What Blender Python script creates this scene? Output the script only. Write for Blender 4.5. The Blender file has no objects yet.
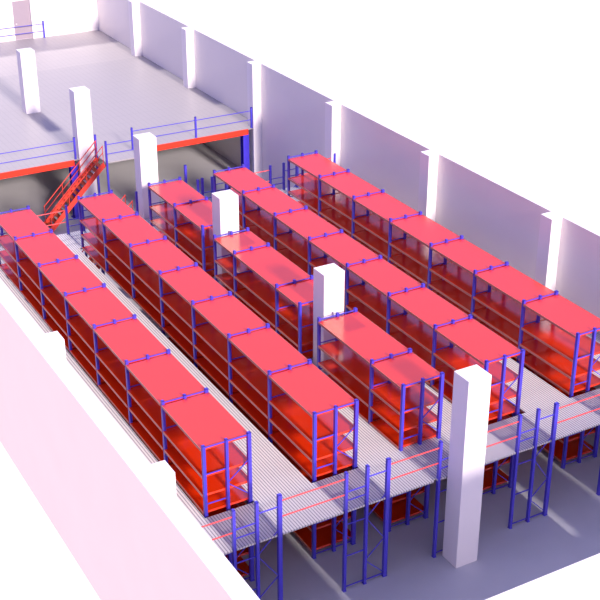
import bpy, math
from mathutils import Vector

C = bpy.context.scene.collection
G = -2.83          # ground floor level (the rack deck is z = 0)
ZU = 0.25          # far platform level
TOP = 3.58         # top of pillars and walls
W = 1.385          # rack depth

# ------------------------------------------------------------------ materials
def mat(name, col, rough=0.5, spec=0.5, metal=0.0, noise=0.0, nscale=2.0, coat=0.0, ior=1.5):
    m = bpy.data.materials.new(name); m.use_nodes = True
    nt = m.node_tree; b = nt.nodes['Principled BSDF']
    b.inputs['Base Color'].default_value = (*col, 1)
    b.inputs['Roughness'].default_value = rough
    b.inputs['Specular IOR Level'].default_value = spec
    b.inputs['Metallic'].default_value = metal
    b.inputs['IOR'].default_value = ior
    b.inputs['Coat Weight'].default_value = coat
    b.inputs['Coat Roughness'].default_value = 0.08
    if noise:
        tc = nt.nodes.new('ShaderNodeTexCoord'); n = nt.nodes.new('ShaderNodeTexNoise')
        n.inputs['Scale'].default_value = nscale; n.inputs['Detail'].default_value = 4
        nt.links.new(tc.outputs['Object'], n.inputs['Vector'])
        mp = nt.nodes.new('ShaderNodeMapRange')
        mp.inputs['From Min'].default_value = .3; mp.inputs['From Max'].default_value = .7
        mp.inputs['To Min'].default_value = 1 - noise; mp.inputs['To Max'].default_value = 1 + noise
        nt.links.new(n.outputs['Fac'], mp.inputs['Value'])
        mx = nt.nodes.new('ShaderNodeVectorMath'); mx.operation = 'SCALE'
        mx.inputs[0].default_value = col
        nt.links.new(mp.outputs['Result'], mx.inputs['Scale'])
        nt.links.new(mx.outputs['Vector'], b.inputs['Base Color'])
    return m

def striped(name, light, dark, period, duty=0.3, rough=0.45, cross=0.0, spec=0.5):
    """ribbed sheet: narrow dark grooves that run along Y, repeated along X"""
    m = mat(name, light, rough, spec); nt = m.node_tree; b = nt.nodes['Principled BSDF']
    tc = nt.nodes.new('ShaderNodeTexCoord'); sp = nt.nodes.new('ShaderNodeSeparateXYZ')
    nt.links.new(tc.outputs['Object'], sp.inputs[0])
    def saw(out, per, dut):
        d = nt.nodes.new('ShaderNodeMath'); d.operation = 'DIVIDE'; d.inputs[1].default_value = per
        nt.links.new(out, d.inputs[0])
        f = nt.nodes.new('ShaderNodeMath'); f.operation = 'FRACT'; nt.links.new(d.outputs[0], f.inputs[0])
        l = nt.nodes.new('ShaderNodeMath'); l.operation = 'LESS_THAN'; l.inputs[1].default_value = dut
        nt.links.new(f.outputs[0], l.inputs[0]); return l.outputs[0]
    fac = saw(sp.outputs['X'], period, duty)
    if cross:
        c = saw(sp.outputs['Y'], cross, 0.03)
        mxx = nt.nodes.new('ShaderNodeMath'); mxx.operation = 'MAXIMUM'
        nt.links.new(fac, mxx.inputs[0]); nt.links.new(c, mxx.inputs[1]); fac = mxx.outputs[0]
    mix = nt.nodes.new('ShaderNodeMix'); mix.data_type = 'RGBA'
    mix.inputs['A'].default_value = (*light, 1); mix.inputs['B'].default_value = (*dark, 1)
    nt.links.new(fac, mix.inputs['Factor']); nt.links.new(mix.outputs['Result'], b.inputs['Base Color'])
    bp = nt.nodes.new('ShaderNodeBump'); bp.inputs['Strength'].default_value = .25; bp.inputs['Distance'].default_value = .01
    bp.invert = True
    nt.links.new(fac, bp.inputs['Height']); nt.links.new(bp.outputs['Normal'], b.inputs['Normal'])
    return m

M = dict(
    red   = mat('red_shelf_enamel', (0.80, 0.042, 0.003), 0.16, 0.9, noise=.03, nscale=1.2, ior=1.7),
    edge  = mat('pale_red_beam_enamel', (0.56, 0.16, 0.12), 0.35, 0.6, noise=.03),
    blue  = mat('blue_post_enamel', (0.070, 0.052, 0.54), 0.3, 0.5, noise=.04, nscale=3),
    bluec = mat('blue_column_enamel', (0.052, 0.036, 0.52), 0.35, 0.5, noise=.04),
    rail  = mat('red_rail_enamel', (0.88, 0.085, 0.085), 0.35, 0.4, noise=.03),
    beam  = mat('red_beam_enamel', (0.85, 0.045, 0.02), 0.35, 0.4, noise=.03),
    stair = mat('red_stair_enamel', (0.82, 0.065, 0.04), 0.35, 0.4, noise=.03),
    tread = mat('brown_red_tread', (0.42, 0.075, 0.03), 0.45, 0.4, noise=.06, nscale=6),
    white = mat('white_render', (0.90, 0.85, 0.84), 0.7, 0.25, noise=.012, nscale=.6),
    wallm = mat('white_wall_paint', (0.83, 0.78, 0.75), 0.5, 0.35, noise=.015, nscale=.4),
    floor = mat('grey_concrete', (0.55, 0.54, 0.56), 0.4, 0.4, noise=.05, nscale=.5),
    shade_panel  = mat('pinkish_painted_shade', (0.34, 0.28, 0.32), 0.55, 0.3, noise=.02),  # wall shadow put into the base colour
    deck  = striped('ribbed_steel_deck', (0.60, 0.565, 0.565), (0.23, 0.22, 0.25), 0.088, .36, 0.4),
    strip = striped('pale_platform_deck', (0.405, 0.37, 0.365), (0.36, 0.33, 0.33), 0.30, .12, 0.42, cross=1.2),
    upper = striped('panel_platform_deck', (0.375, 0.345, 0.345), (0.33, 0.305, 0.31), 0.30, .12, 0.42, cross=1.2),
)

# ------------------------------------------------------------------ mesh collector
class MB:
    def __init__(s): s.v = []; s.f = []
    def box(s, x0, x1, y0, y1, z0, z1):
        n = len(s.v)
        s.v += [(x0,y0,z0),(x1,y0,z0),(x1,y1,z0),(x0,y1,z0),(x0,y0,z1),(x1,y0,z1),(x1,y1,z1),(x0,y1,z1)]
        s.f += [tuple(n+i for i in q) for q in ((0,3,2,1),(4,5,6,7),(0,1,5,4),(1,2,6,5),(2,3,7,6),(3,0,4,7))]
        return s
    def bar(s, a, b, w, h=None, up=(0,0,1)):
        """rectangular bar from a to b"""
        h = h or w; a = Vector(a); b = Vector(b); d = (b-a).normalized(); up = Vector(up)
        if abs(d.dot(up)) > .98: up = Vector((0,1,0))
        sx = d.cross(up).normalized()*w/2; sy = sx.cross(d).normalized()*h/2
        n = len(s.v)
        for p in (a, b):
            for i, j in ((-1,-1),(1,-1),(1,1),(-1,1)): s.v.append(tuple(p+sx*i+sy*j))
        s.f += [tuple(n+i for i in q) for q in ((0,1,2,3),(7,6,5,4),(0,4,5,1),(1,5,6,2),(2,6,7,3),(3,7,4,0))]
        return s
    def tube(s, a, b, r, n=10):
        a = Vector(a); b = Vector(b); d = (b-a).normalized(); up = Vector((0,0,1))
        if abs(d.dot(up)) > .98: up = Vector((0,1,0))
        sx = d.cross(up).normalized(); sy = sx.cross(d).normalized(); k = len(s.v)
        for p in (a, b):
            for i in range(n):
                t = 2*math.pi*i/n; s.v.append(tuple(p+sx*math.cos(t)*r+sy*math.sin(t)*r))
        for i in range(n):
            j = (i+1) % n; s.f.append((k+i, k+n+i, k+n+j, k+j))
        s.f.append(tuple(k+i for i in range(n))); s.f.append(tuple(k+n+i for i in reversed(range(n))))
        return s
    def prism(s, pts, z0, z1):
        """extrude an outline (x, y) from z0 to z1"""
        k = len(s.v); n = len(pts)
        s.v += [(x,y,z0) for x,y in pts] + [(x,y,z1) for x,y in pts]
        for i in range(n):
            j = (i+1) % n; s.f.append((k+i, k+j, k+n+j, k+n+i))
        s.f.append(tuple(k+i for i in reversed(range(n)))); s.f.append(tuple(k+n+i for i in range(n)))
        return s
    def mesh(s, name, m):
        me = bpy.data.meshes.new(name); me.from_pydata(s.v, [], s.f); me.materials.append(m)
        me.validate(); me.update()
        return me
    def build(s, name, m, parent=None, bevel=0):
        o = link(name, s.mesh(name, m), parent)
        if bevel:
            b = o.modifiers.new('bevel', 'BEVEL'); b.width = bevel; b.segments = 2; b.limit_method = 'ANGLE'
        return o

def link(name, me, parent=None, loc=(0,0,0)):
    o = bpy.data.objects.new(name, me); C.objects.link(o); o.location = loc
    if parent: o.parent = parent
    return o
def empty(name, loc=(0,0,0)):
    o = bpy.data.objects.new(name, None); C.objects.link(o); o.location = loc; return o
def tag(o, label, cat, group=None):
    o['label'] = label; o['category'] = cat
    if group: o['group'] = group
    return o
def struct(o): o['kind'] = 'structure'; return o

# ------------------------------------------------------------------ the setting
PY = [-2.53, 5.28, 12.92, 20.58, 28.40, 36.38]      # near faces of the pillars
PX0, PX1, PD = 16.0, 16.78, 0.70
XL, XR, YF, YB = 6.82, 25.92, -9.97, 51.5
struct(MB().box(XL, XR, YF, YB, G-.05, G).build('floor', M['floor']))
struct(MB().box(XL-.5, XL, YF-.5, YB+.5, G-.05, TOP).build('wall_left', M['white']))
struct(MB().box(XR, XR+.5, YF-.5, YB+.5, G-.05, TOP).build('wall_right', M['wallm']))
struct(MB().box(XL, XR, YF-.5, YF, G-.05, TOP).build('wall_front', M['white']))
# far wall: a thicker stretch towards the right corner, opening beside it for the painted shade panel
DX0, DX1, DZ = 20.28, 21.42, 2.72
wb = MB().box(XL, DX0, YB, YB+.5, G-.05, TOP).box(DX0, DX1, YB, YB+.5, DZ, TOP).box(DX0, DX1, YB, YB+.5, G-.05, ZU)
wb.box(DX1, XR, YB-.12, YB+.5, G-.05, TOP)
struct(wb.build('wall_back', M['white']))
d = struct(MB().box(DX0, DX1, YB+.06, YB+.12, ZU, DZ).build('shade_panel_1', M['shade_panel']))  # dark mauve panel, painted stand-in for a soft shadow band on the wall
MB().box(DX0+.12, DX0+.20, YB-.02, YB+.06, ZU+1.0, ZU+1.05).build('shade_panel_handle', M['wallm'], d)  # made-up handle added to the shadow stand-in
n = 1
for y in PY + [44.1]:
    struct(MB().box(25.44, XR, y, y+.62, G, TOP).build('trim_%d' % n, M['white'])); n += 1
    struct(MB().box(XL, 7.20, y, y+.62, G, TOP).build('trim_%d' % n, M['white'])); n += 1

# pillars
PL = ['white square pillar rising beyond the near edge of the ribbed deck, tallest in view',
      'white square pillar in the gap between the near and middle racks of the short centre row',
      'white square pillar in the gap between the middle and far racks of the short centre row',
      'white square pillar at the far edge of the ribbed deck, behind the centre row',
      'white square pillar rising behind the red staircase at the edge of the far platform',
      'white square pillar standing alone on the far grey platform with a dark shadow at its foot']
for y, l in zip(PY, PL):
    tag(MB().box(PX0, PX1, y, y+PD, G, TOP).build('pillar', M['white'], bevel=.012), l, 'pillar', 'white square pillars')

# ------------------------------------------------------------------ decks with cut-outs
def plate(holes, x0, x1, y0, y1, z0, z1, name, m):
    xs = sorted({x0, x1, *[min(max(v, x0), x1) for h in holes for v in h[:2]]})
    ys = sorted({y0, y1, *[min(max(v, y0), y1) for h in holes for v in h[2:]]})
    def solid(i, j):
        if i < 0 or j < 0 or i >= len(xs)-1 or j >= len(ys)-1: return False
        cx = (xs[i]+xs[i+1])/2; cy = (ys[j]+ys[j+1])/2
        return not any(h[0] < cx < h[1] and h[2] < cy < h[3] for h in holes)
    b = MB(); ids = {}
    def v(i, j, k):
        if (i,j,k) not in ids: ids[(i,j,k)] = len(b.v); b.v.append((xs[i], ys[j], (z0,z1)[k]))
        return ids[(i,j,k)]
    for i in range(len(xs)-1):
        for j in range(len(ys)-1):
            if not solid(i, j): continue
            b.f.append((v(i,j,1), v(i+1,j,1), v(i+1,j+1,1), v(i,j+1,1)))
            b.f.append((v(i,j,0), v(i,j+1,0), v(i+1,j+1,0), v(i+1,j,0)))
            if not solid(i-1,j): b.f.append((v(i,j,0), v(i,j,1), v(i,j+1,1), v(i,j+1,0)))
            if not solid(i+1,j): b.f.append((v(i+1,j,0), v(i+1,j+1,0), v(i+1,j+1,1), v(i+1,j,1)))
            if not solid(i,j-1): b.f.append((v(i,j,0), v(i+1,j,0), v(i+1,j,1), v(i,j,1)))
            if not solid(i,j+1): b.f.append((v(i,j+1,0), v(i,j+1,1), v(i+1,j+1,1), v(i+1,j+1,0)))
    return b.build(name, m)

RX = dict(A=9.105, B=12.588, C=15.637, D=18.637, E=22.243)
L7 = 7*2.7
GY = -1.74           # guard frames at the near edge
BY = 20.62           # guard frames at the far edge
holes = []
slot = dict(A=(.02,.0), B=(.11,.0), D=(.02,.20), E=(.11,.0))
for k in 'ABDE':
    holes.append((RX[k]-.065-slot[k][0], RX[k]+W+.07+slot[k][1], -.12, L7+.07))
for y in PY: holes.append((PX0-.01, PX1+.01, y-.01, y+PD+.01))
for y in PY:
    holes.append((25.43, 30, y-.01, y+.63)); holes.append((0, 7.21, y-.01, y+.63))
for k in 'ABCDE':
    for q, pw in ((0,.06),(.5,.06),(1,.075)):
        if k == 'C' and q: continue
        holes.append((RX[k]+W*q-pw-.005, RX[k]+W*q+pw+.005, GY-.06, GY+.06))
        holes.append((RX[k]+W*q-pw-.005, RX[k]+W*q+pw+.005, BY-.06, BY+.06))
holes.append((25.53, 25.67, BY-.06, BY+.06))
holes.append((18.83, 18.95, BY+.02, BY+.14))
dk = plate(holes, XL+.005, XR-.005, GY-.03, BY+.10, -.055, 0, 'mezzanine_deck', M['deck'])
tag(dk, 'ribbed pale grey steel deck carrying the five rows of racks', 'deck')

UY = 28.45
h2 = [(PX0-.01, PX1+.01, y-.01, y+PD+.01) for y in PY] + [(25.43, 30, y-.01, y+.63) for y in PY+[44.1]] + [(0, 7.21, y-.01, y+.63) for y in PY+[44.1]]
h2 += [(0, 16.9, 27, UY-.001), (18.78, 30, 27, UY-.001), (DX1, 30, YB-.125, YB)]
up = plate(h2, XL+.005, XR-.005, 27.3, 43.9, ZU-.06, ZU, 'platform_deck', M['upper'])
tag(up, 'smooth lavender grey far platform deck beyond the open gap', 'deck')

# ------------------------------------------------------------------ rack pieces (shared meshes)
def upost(w, d=.10, t=.016, z0=0, z1=1):
    """open channel post with a foot plate and a cap"""
    a, b = w/2, d/2
    m = MB().prism([(-a,-b),(a,-b),(a,b),(a-t,b),(a-t,-b+t),(-a+t,-b+t),(-a+t,b),(-a,b)], z0, z1)
    m.box(-a, a, -b, b, z1-.012, z1)
    m.box(-a-.012, a+.012, -b-.012, b+.012, z0, z0+.012)
    return m
H = 2.29
PU = [upost(w, z1=H).mesh('upright_post', M['blue']) for w in (.085, .08, .105)]
HL = -G-.06
PLo = [upost(w, z1=HL).mesh('upright_post', M['blue']) for w in (.095, .09, .12)]
def bracing(z0, h, lvls, zig, top):
    b = MB(); m = W/2
    b.box(m-.012, m+.012, -.02, .02, z0+min(lvls), z0+max(lvls))
    for z in lvls: b.bar((.04,0,z0+z), (m,0,z0+z), .022, .034)
    b.bar((m,0,z0+top), (W-.05,0,z0+top), .022, .034)
    for (sa, za), (sb, zb) in zip(zig, zig[1:]):
        b.bar((m if sa == 0 else W-.05, .0, z0+za), (m if sb == 0 else W-.05, .0, z0+zb), .022, .026)
    return b
FU = bracing(0, H, (2.21, 1.34, .36), [(1,.28),(0,.84),(1,1.38)], 2.21).mesh('upright_frame', M['blue'])
FUb = FU
FLo = bracing(0, HL, (2.30, 1.24, .12), [(1,.2),(0,.82),(1,1.38),(0,2.1)], .12).mesh('upright_frame', M['blue'])

sh_cache = {}
def shelf_meshes(l, th=.05):
    key = round(l, 3)
    if key not in sh_cache:
        a = MB()
        a.box(-.05, W+.055, .055, l-.055, -.022, 0)
        a.box(-.03, W+.035, .06, .085, -.075, -.022); a.box(-.03, W+.035, l-.085, l-.06, -.075, -.022)
        for q in (.33, .67): a.box(-.03, W+.035, l*q-.02, l*q+.02, -.055, -.022)
        e0 = MB().box(-.062, -.05, .05, l-.05, -.075, .004); e0.box(-.05, -.02, .05, l-.05, -.085, -.075)
        e1 = MB().box(W+.055, W+.067, .05, l-.05, -.075, .004); e1.box(W+.025, W+.055, .05, l-.05, -.085, -.075)
        sh_cache[key] = (a.mesh('shelf', M['red']), e0.mesh('shelf_beam', M['edge']), e1.mesh('shelf_beam', M['edge']))
    return sh_cache[key]

def rack(x, ys, z, posts, frame, levels, label, group, gaps=()):
    r = tag(empty('shelving_rack', (x, ys[0], z)), label, 'rack', group)
    for y in ys:
        f = link('upright_frame', frame, r, (0, y-ys[0], 0))
        for q, p in zip((0,.5,1), posts): link('upright_post', p, f, (W*q, 0, 0))
    for a, b in zip(ys, ys[1:]):
        s, e0, e1 = shelf_meshes(b-a)
        for lv in levels:
            o = link('shelf', s, r, (0, a-ys[0], lv))
            link('shelf_beam', e0, o); link('shelf_beam', e1, o)
    return r

plate(h2, XL+.005, XR-.005, 43.905, YB-.005, ZU-.06, ZU, 'deck_panel', M['strip']).parent = up

UL = (2.17, 1.29, .66, .087)
full = [i*2.7 for i in range(8)]
gU = 'red shelving racks standing on the ribbed deck'
rack(RX['A'], full, 0, PU, FU, UL, 'long red shelving rack with blue posts nearest the left wall, on the deck', gU)
rack(RX['B'], full, 0, PU, FU, UL, 'long red shelving rack on the deck, second row from the left wall', gU)
rack(RX['D'], full, 0, PU, FU, UL, 'long red rack on the deck between the short centre row and the right wall row', gU)
rack(RX['E'], full, 0, PU, FU, UL, 'long red shelving rack on the deck nearest the right wall', gU)
rack(RX['C'], [.06, 1.77, 4.97], 0, PU, FU, UL, 'short two-bay red rack of the centre row, nearest the front, before the tall pillar gap', gU)
rack(RX['C'], [6.23, 7.84, 11.06, 12.70], 0, PU, FU, UL, 'three-bay red rack of the centre row between two white pillars', gU)
rack(RX['C'], [13.75, 16.31, 18.875], 0, PU, FU, UL, 'short two-bay red rack of the centre row farthest back, behind a pillar', gU)
gL = 'red racks on the ground floor below the deck'
LL = (2.45, 1.80, 1.02, .27)
low = full[:5]
for k, dx, l in (('A', 0, 'red rack in shade on the ground floor below the deck, nearest the left wall'),
              ('B', 0, 'red rack on the ground floor under the second row, beside a light streak'),
              ('C', -.36, 'red rack on the ground floor below the short centre row'),
              ('D', 0, 'red rack on the ground floor below the deck, right behind the tall pillar'),
              ('E', 0, 'red rack on the ground floor below the deck nearest the right wall')):
    rack(RX[k]+dx, low, G, PLo, FLo, LL, l, gL)

# ------------------------------------------------------------------ guard frames and rails
GH = 1.29
GP = [upost(w, z1=GH-G).mesh('post', M['blue']) for w in (.085, .085, .12)]
gb = bracing(-G, 0, (.62, .33, -.49, -1.60, -2.70), [(1,-2.66),(0,-2.0),(1,-1.42),(0,-.5),(1,.12)], .90)
gb.bar((W/2,0,.11), (W-.05,0,.11), .022, .04)
GB = gb.mesh('bracing', M['blue'])
def guard_frame(x, y, label, group):
    r = tag(empty('deck_trestle', (x, y, G)), label, 'trestle', group)
    link('bracing', GB, r)
    for q, p in zip((0,.5,1), GP): link('post', p, r, (W*q, 0, 0))
gg = 'blue trestles along the near edge of the deck'
for k, l in zip('ABCDE', ('tall blue trestle at the near deck edge, partly hidden by the left wall',
                          'tall blue trestle at the near deck edge in front of the second rack row',
                          'tall blue trestle at the near deck edge, mostly hidden behind the nearest white pillar',
                          'tall blue trestle at the near deck edge just right of the nearest white pillar',
                          'tall blue trestle at the near deck edge cut off by the right photo border')):
    guard_frame(RX[k]+(.12 if k == 'C' else 0), GY, l, gg)
gg = 'blue trestles along the far edge of the deck'
for k, l in zip('ABDE', ('blue trestle at the far deck edge behind the leftmost rack',
                          'blue trestle at the far deck edge behind the second rack row',
                          'blue trestle at the far deck edge behind the fourth rack row',
                          'blue trestle at the far deck edge behind the rack by the right wall')):
    guard_frame(RX[k], BY, l, gg)
def post_thing(x, y, z0, z1, w, label):
    tag(upost(w, w, z0=z0-z0, z1=z1-z0).build('guard_post', M['blue']), label, 'post').location = (x, y, z0)
post_thing(15.74, BY, G, 1.29, .085, 'single blue post at the far deck edge behind the short centre row')
post_thing(25.6, BY, G, 1.29, .12, 'single blue post at the far deck edge close to the right wall')
post_thing(18.89, BY+.08, G, 1.29, .10, 'single blue post beside the far frame behind the fourth row')
post_thing(18.93, 22.56, G, 1.29, .10, 'single blue post standing in the gap beyond the far deck edge')

def rails(x0, x1, y, zs, r, m, label, group, name='guard_rail'):
    o = tag(empty(name, (x0, y, 0)), label, 'railing', group)
    for z in zs: MB().tube((0,0,z), (x1-x0,0,z), r).build('rail', m, o)
    return o
gr = 'pairs of thin red rails between the blue frames'
for a, b, l in ((XL, RX['A']-.05, 'left end, beside the left wall'), (RX['A']+W+.06, RX['B']-.05, 'between the first and second frames'),
                (RX['B']+W+.06, RX['C']+.07, 'between the second and third frames'), (RX['C']+W+.19, RX['D']-.05, 'right beside the tall white pillar'),
                (RX['D']+W+.06, RX['E']-.05, 'between the fourth and fifth frames'), (RX['E']+W+.06, XR, 'at the right wall end')):
    rails(a, b, GY, (1.07, .55), .020, M['rail'], 'thin red rail pair on the near deck edge, ' + l, gr)
for a, b, l in ((RX['A']+W+.06, RX['B']-.05, 'in front of the red staircase foot'),
                (RX['D']+W+.06, RX['E']-.05, 'between the fourth and fifth rows'), (RX['E']+W+.06, 25.54, 'behind the rack by the right wall')):
    rails(a, b, BY, (1.07, .55), .020, M['rail'], 'thin red rail pair on the far deck edge, ' + l, gr)

# ------------------------------------------------------------------ far platform: beams, columns, railing
def beam(x0, x1, label):
    b = MB().box(x0, x1, UY-.06, UY, ZU-.30, ZU-.005).box(x0, x1, UY, UY+.1, ZU-.30, ZU-.275).box(x0, x1, UY, UY+.1, ZU-.085, ZU-.06)
    b.box(x0, x0+.015, UY-.09, UY-.06, ZU-.28, ZU-.02); b.box(x1-.015, x1, UY-.09, UY-.06, ZU-.28, ZU-.02)
    tag(b.build('edge_beam', M['beam']), label, 'beam', 'red edge beams of the far platform')
beam(XL+.01, 15.72, 'bright red edge beam of the far platform left of the staircase')
beam(18.80, 25.12, 'bright red edge beam of the far platform between a pillar and the right wall')
def column(x, y, label, s=.34):
    a = s/2; t = .03
    pts = [(-a,-a),(a,-a),(a,-a+t),(t/2,-a+t),(t/2,a-t),(a,a-t),(a,a),(-a,a),(-a,a-t),(-t/2,a-t),(-t/2,-a+t),(-a,-a+t)]
    m = MB().prism(pts, 0, ZU-.30-G).box(-a-.08, a+.08, -a-.08, a+.08, 0, .03)
    tag(m.build('support_column', M['bluec']), label, 'column', 'blue steel columns under the far platform').location = (x, y, G)
column(15.75, 28.72, 'thick blue steel column under the far platform behind the red staircase')
column(25.08, 28.72, 'thick blue steel column under the far platform beside the right wall')

def railing(posts, rl, y, zs, label, pz0=ZU, name='platform_railing', y1=None):
    o = tag(empty(name, (posts[0][0], y, 0)), label, 'railing', 'blue railings of the far platform')
    X = posts[0][0]
    for p in posts:
        x = p[0]; z0 = p[1] if len(p) > 1 else pz0
        upost(.085, .085, z0=z0, z1=ZU+1.09).build('post', M['blue'], o).location = (x-X, 0, 0)
    for a, b in rl:
        for z in zs: MB().tube((a-X,0,z), (b-X,0,z), .02).build('rail', M['blue'], o)
    return o
railing([(9.0,), (12.05,), (15.84,)], [(9.0, 12.05), (12.05, 15.84)], UY+.06, (1.15, .68), 'blue two-rail railing on the far platform left of the staircase')
railing([(18.80,), (22.23,), (25.38,)], [(18.80, 22.23), (22.23, 25.38)], UY+.06, (1.15, .68), 'blue two-rail railing on the far platform between a pillar and the right wall')
railing([(16.95, G), (18.70, G)], [(16.95, 18.70)], 27.26, (1.15, .68), 'blue railing of the small landing at the top of the red staircase')
railing([(9.8,), (13,), (16.2,), (19.1,), (22.12,)], [(9.8, 13), (13, 16.2), (16.2, 19.1), (19.1, 22.12)], 51.25, (1.15, .68), 'blue two-rail railing in front of the back wall')
o = post_thing(16.86, 28.40, G, 1.34, .09, 'blue post at the stair head rising in front of a white pillar side')

# ------------------------------------------------------------------ staircases
def staircase(x1, y0, y1, ztop, run, label, n=15):
    x0 = x1-run; rise = ztop-G
    s = tag(empty('staircase', (x0, (y0+y1)/2, G)), label, 'stairs', 'red steel staircases')
    yc = (y0+y1)/2; hw = (y1-y0)/2
    for sy in (-1, 1):
        MB().bar((0, sy*hw, .10), (run, sy*hw, rise-.10), .04, .24).build('stringer', M['stair'], s)
        h = MB()
        for q in (.92, .60): h.tube((.05, sy*hw, .10+q), (run-.02, sy*hw, rise-.10+q), .021)
        for t in (.03, .36, .68, .985):
            zz = .10+(rise-.20)*t; h.tube((run*t, sy*hw, zz), (run*t, sy*hw, zz+.92), .017)
        h.build('handrail', M['stair'], s)
    for i in range(1, n):
        t = i/n; z = rise*t; x = run*t
        MB().box(x-.11, x+.11, -hw+.02, hw-.02, z-.03, z).build('tread', M['tread'], s)
    return s
staircase(16.88, 27.42, 28.32, ZU, 2.95, 'red steel staircase climbing from the ground floor to the far platform')
staircase(15.66, 20.86, 21.66, 0.0, 2.6, 'second red staircase just behind the far deck edge, only its handrails showing between racks')

# ------------------------------------------------------------------ light
def sun(name, direction, energy, col, angle):
    l = bpy.data.lights.new(name, 'SUN'); l.energy = energy; l.color = col; l.angle = math.radians(angle)
    o = bpy.data.objects.new(name, l); C.objects.link(o)
    o.rotation_euler = Vector(direction).to_track_quat('-Z', 'Y').to_euler(); o.location = (10, 0, 30)
e = math.radians(44); sun('sun_far', (0, -math.cos(e), -math.sin(e)), 2.8, (1, .92, .87), 4.5)
e = math.radians(21.4); sun('sun_near', (0, math.cos(e), -math.sin(e)), 5.6, (1, .88, .83), 7)
w = bpy.data.worlds.new('World'); bpy.context.scene.world = w; w.use_nodes = True
nt = w.node_tree; bg = nt.nodes['Background']
tc = nt.nodes.new('ShaderNodeTexCoord'); sp = nt.nodes.new('ShaderNodeSeparateXYZ'); cr = nt.nodes.new('ShaderNodeValToRGB')
nt.links.new(tc.outputs['Generated'], sp.inputs[0])
mr = nt.nodes.new('ShaderNodeMapRange'); mr.inputs['From Min'].default_value = -1; mr.inputs['From Max'].default_value = 1
nt.links.new(sp.outputs['Z'], mr.inputs['Value']); nt.links.new(mr.outputs['Result'], cr.inputs['Fac'])
el = cr.color_ramp.elements       # pale haze below the horizon, lavender-blue sky above
el[0].position = .47; el[0].color = (1.7, 1.22, 1.14, 1)
el[1].position = 1.0; el[1].color = (.29, .34, .66, 1)
k = el.new(.52); k.color = (.46, .42, .66, 1)
k = el.new(.68); k.color = (.36, .34, .92, 1)
nt.links.new(cr.outputs['Color'], bg.inputs['Color']); bg.inputs['Strength'].default_value = 1.1

# ------------------------------------------------------------------ camera
cd = bpy.data.cameras.new('camera'); cam = bpy.data.objects.new('camera', cd); C.objects.link(cam)
cam.location = (-2.4249, -25.6697, 20.6515); cam.rotation_euler = (1.10838, 0, -0.51523)
cd.sensor_width = 36; cd.lens = 1232.81/600*36; cd.clip_end = 2000
sc = bpy.context.scene; sc.camera = cam
vs = sc.view_settings; vs.view_transform = 'Standard'; vs.look = 'None'; vs.gamma = 1; vs.use_curve_mapping = False
vs.exposure = 0
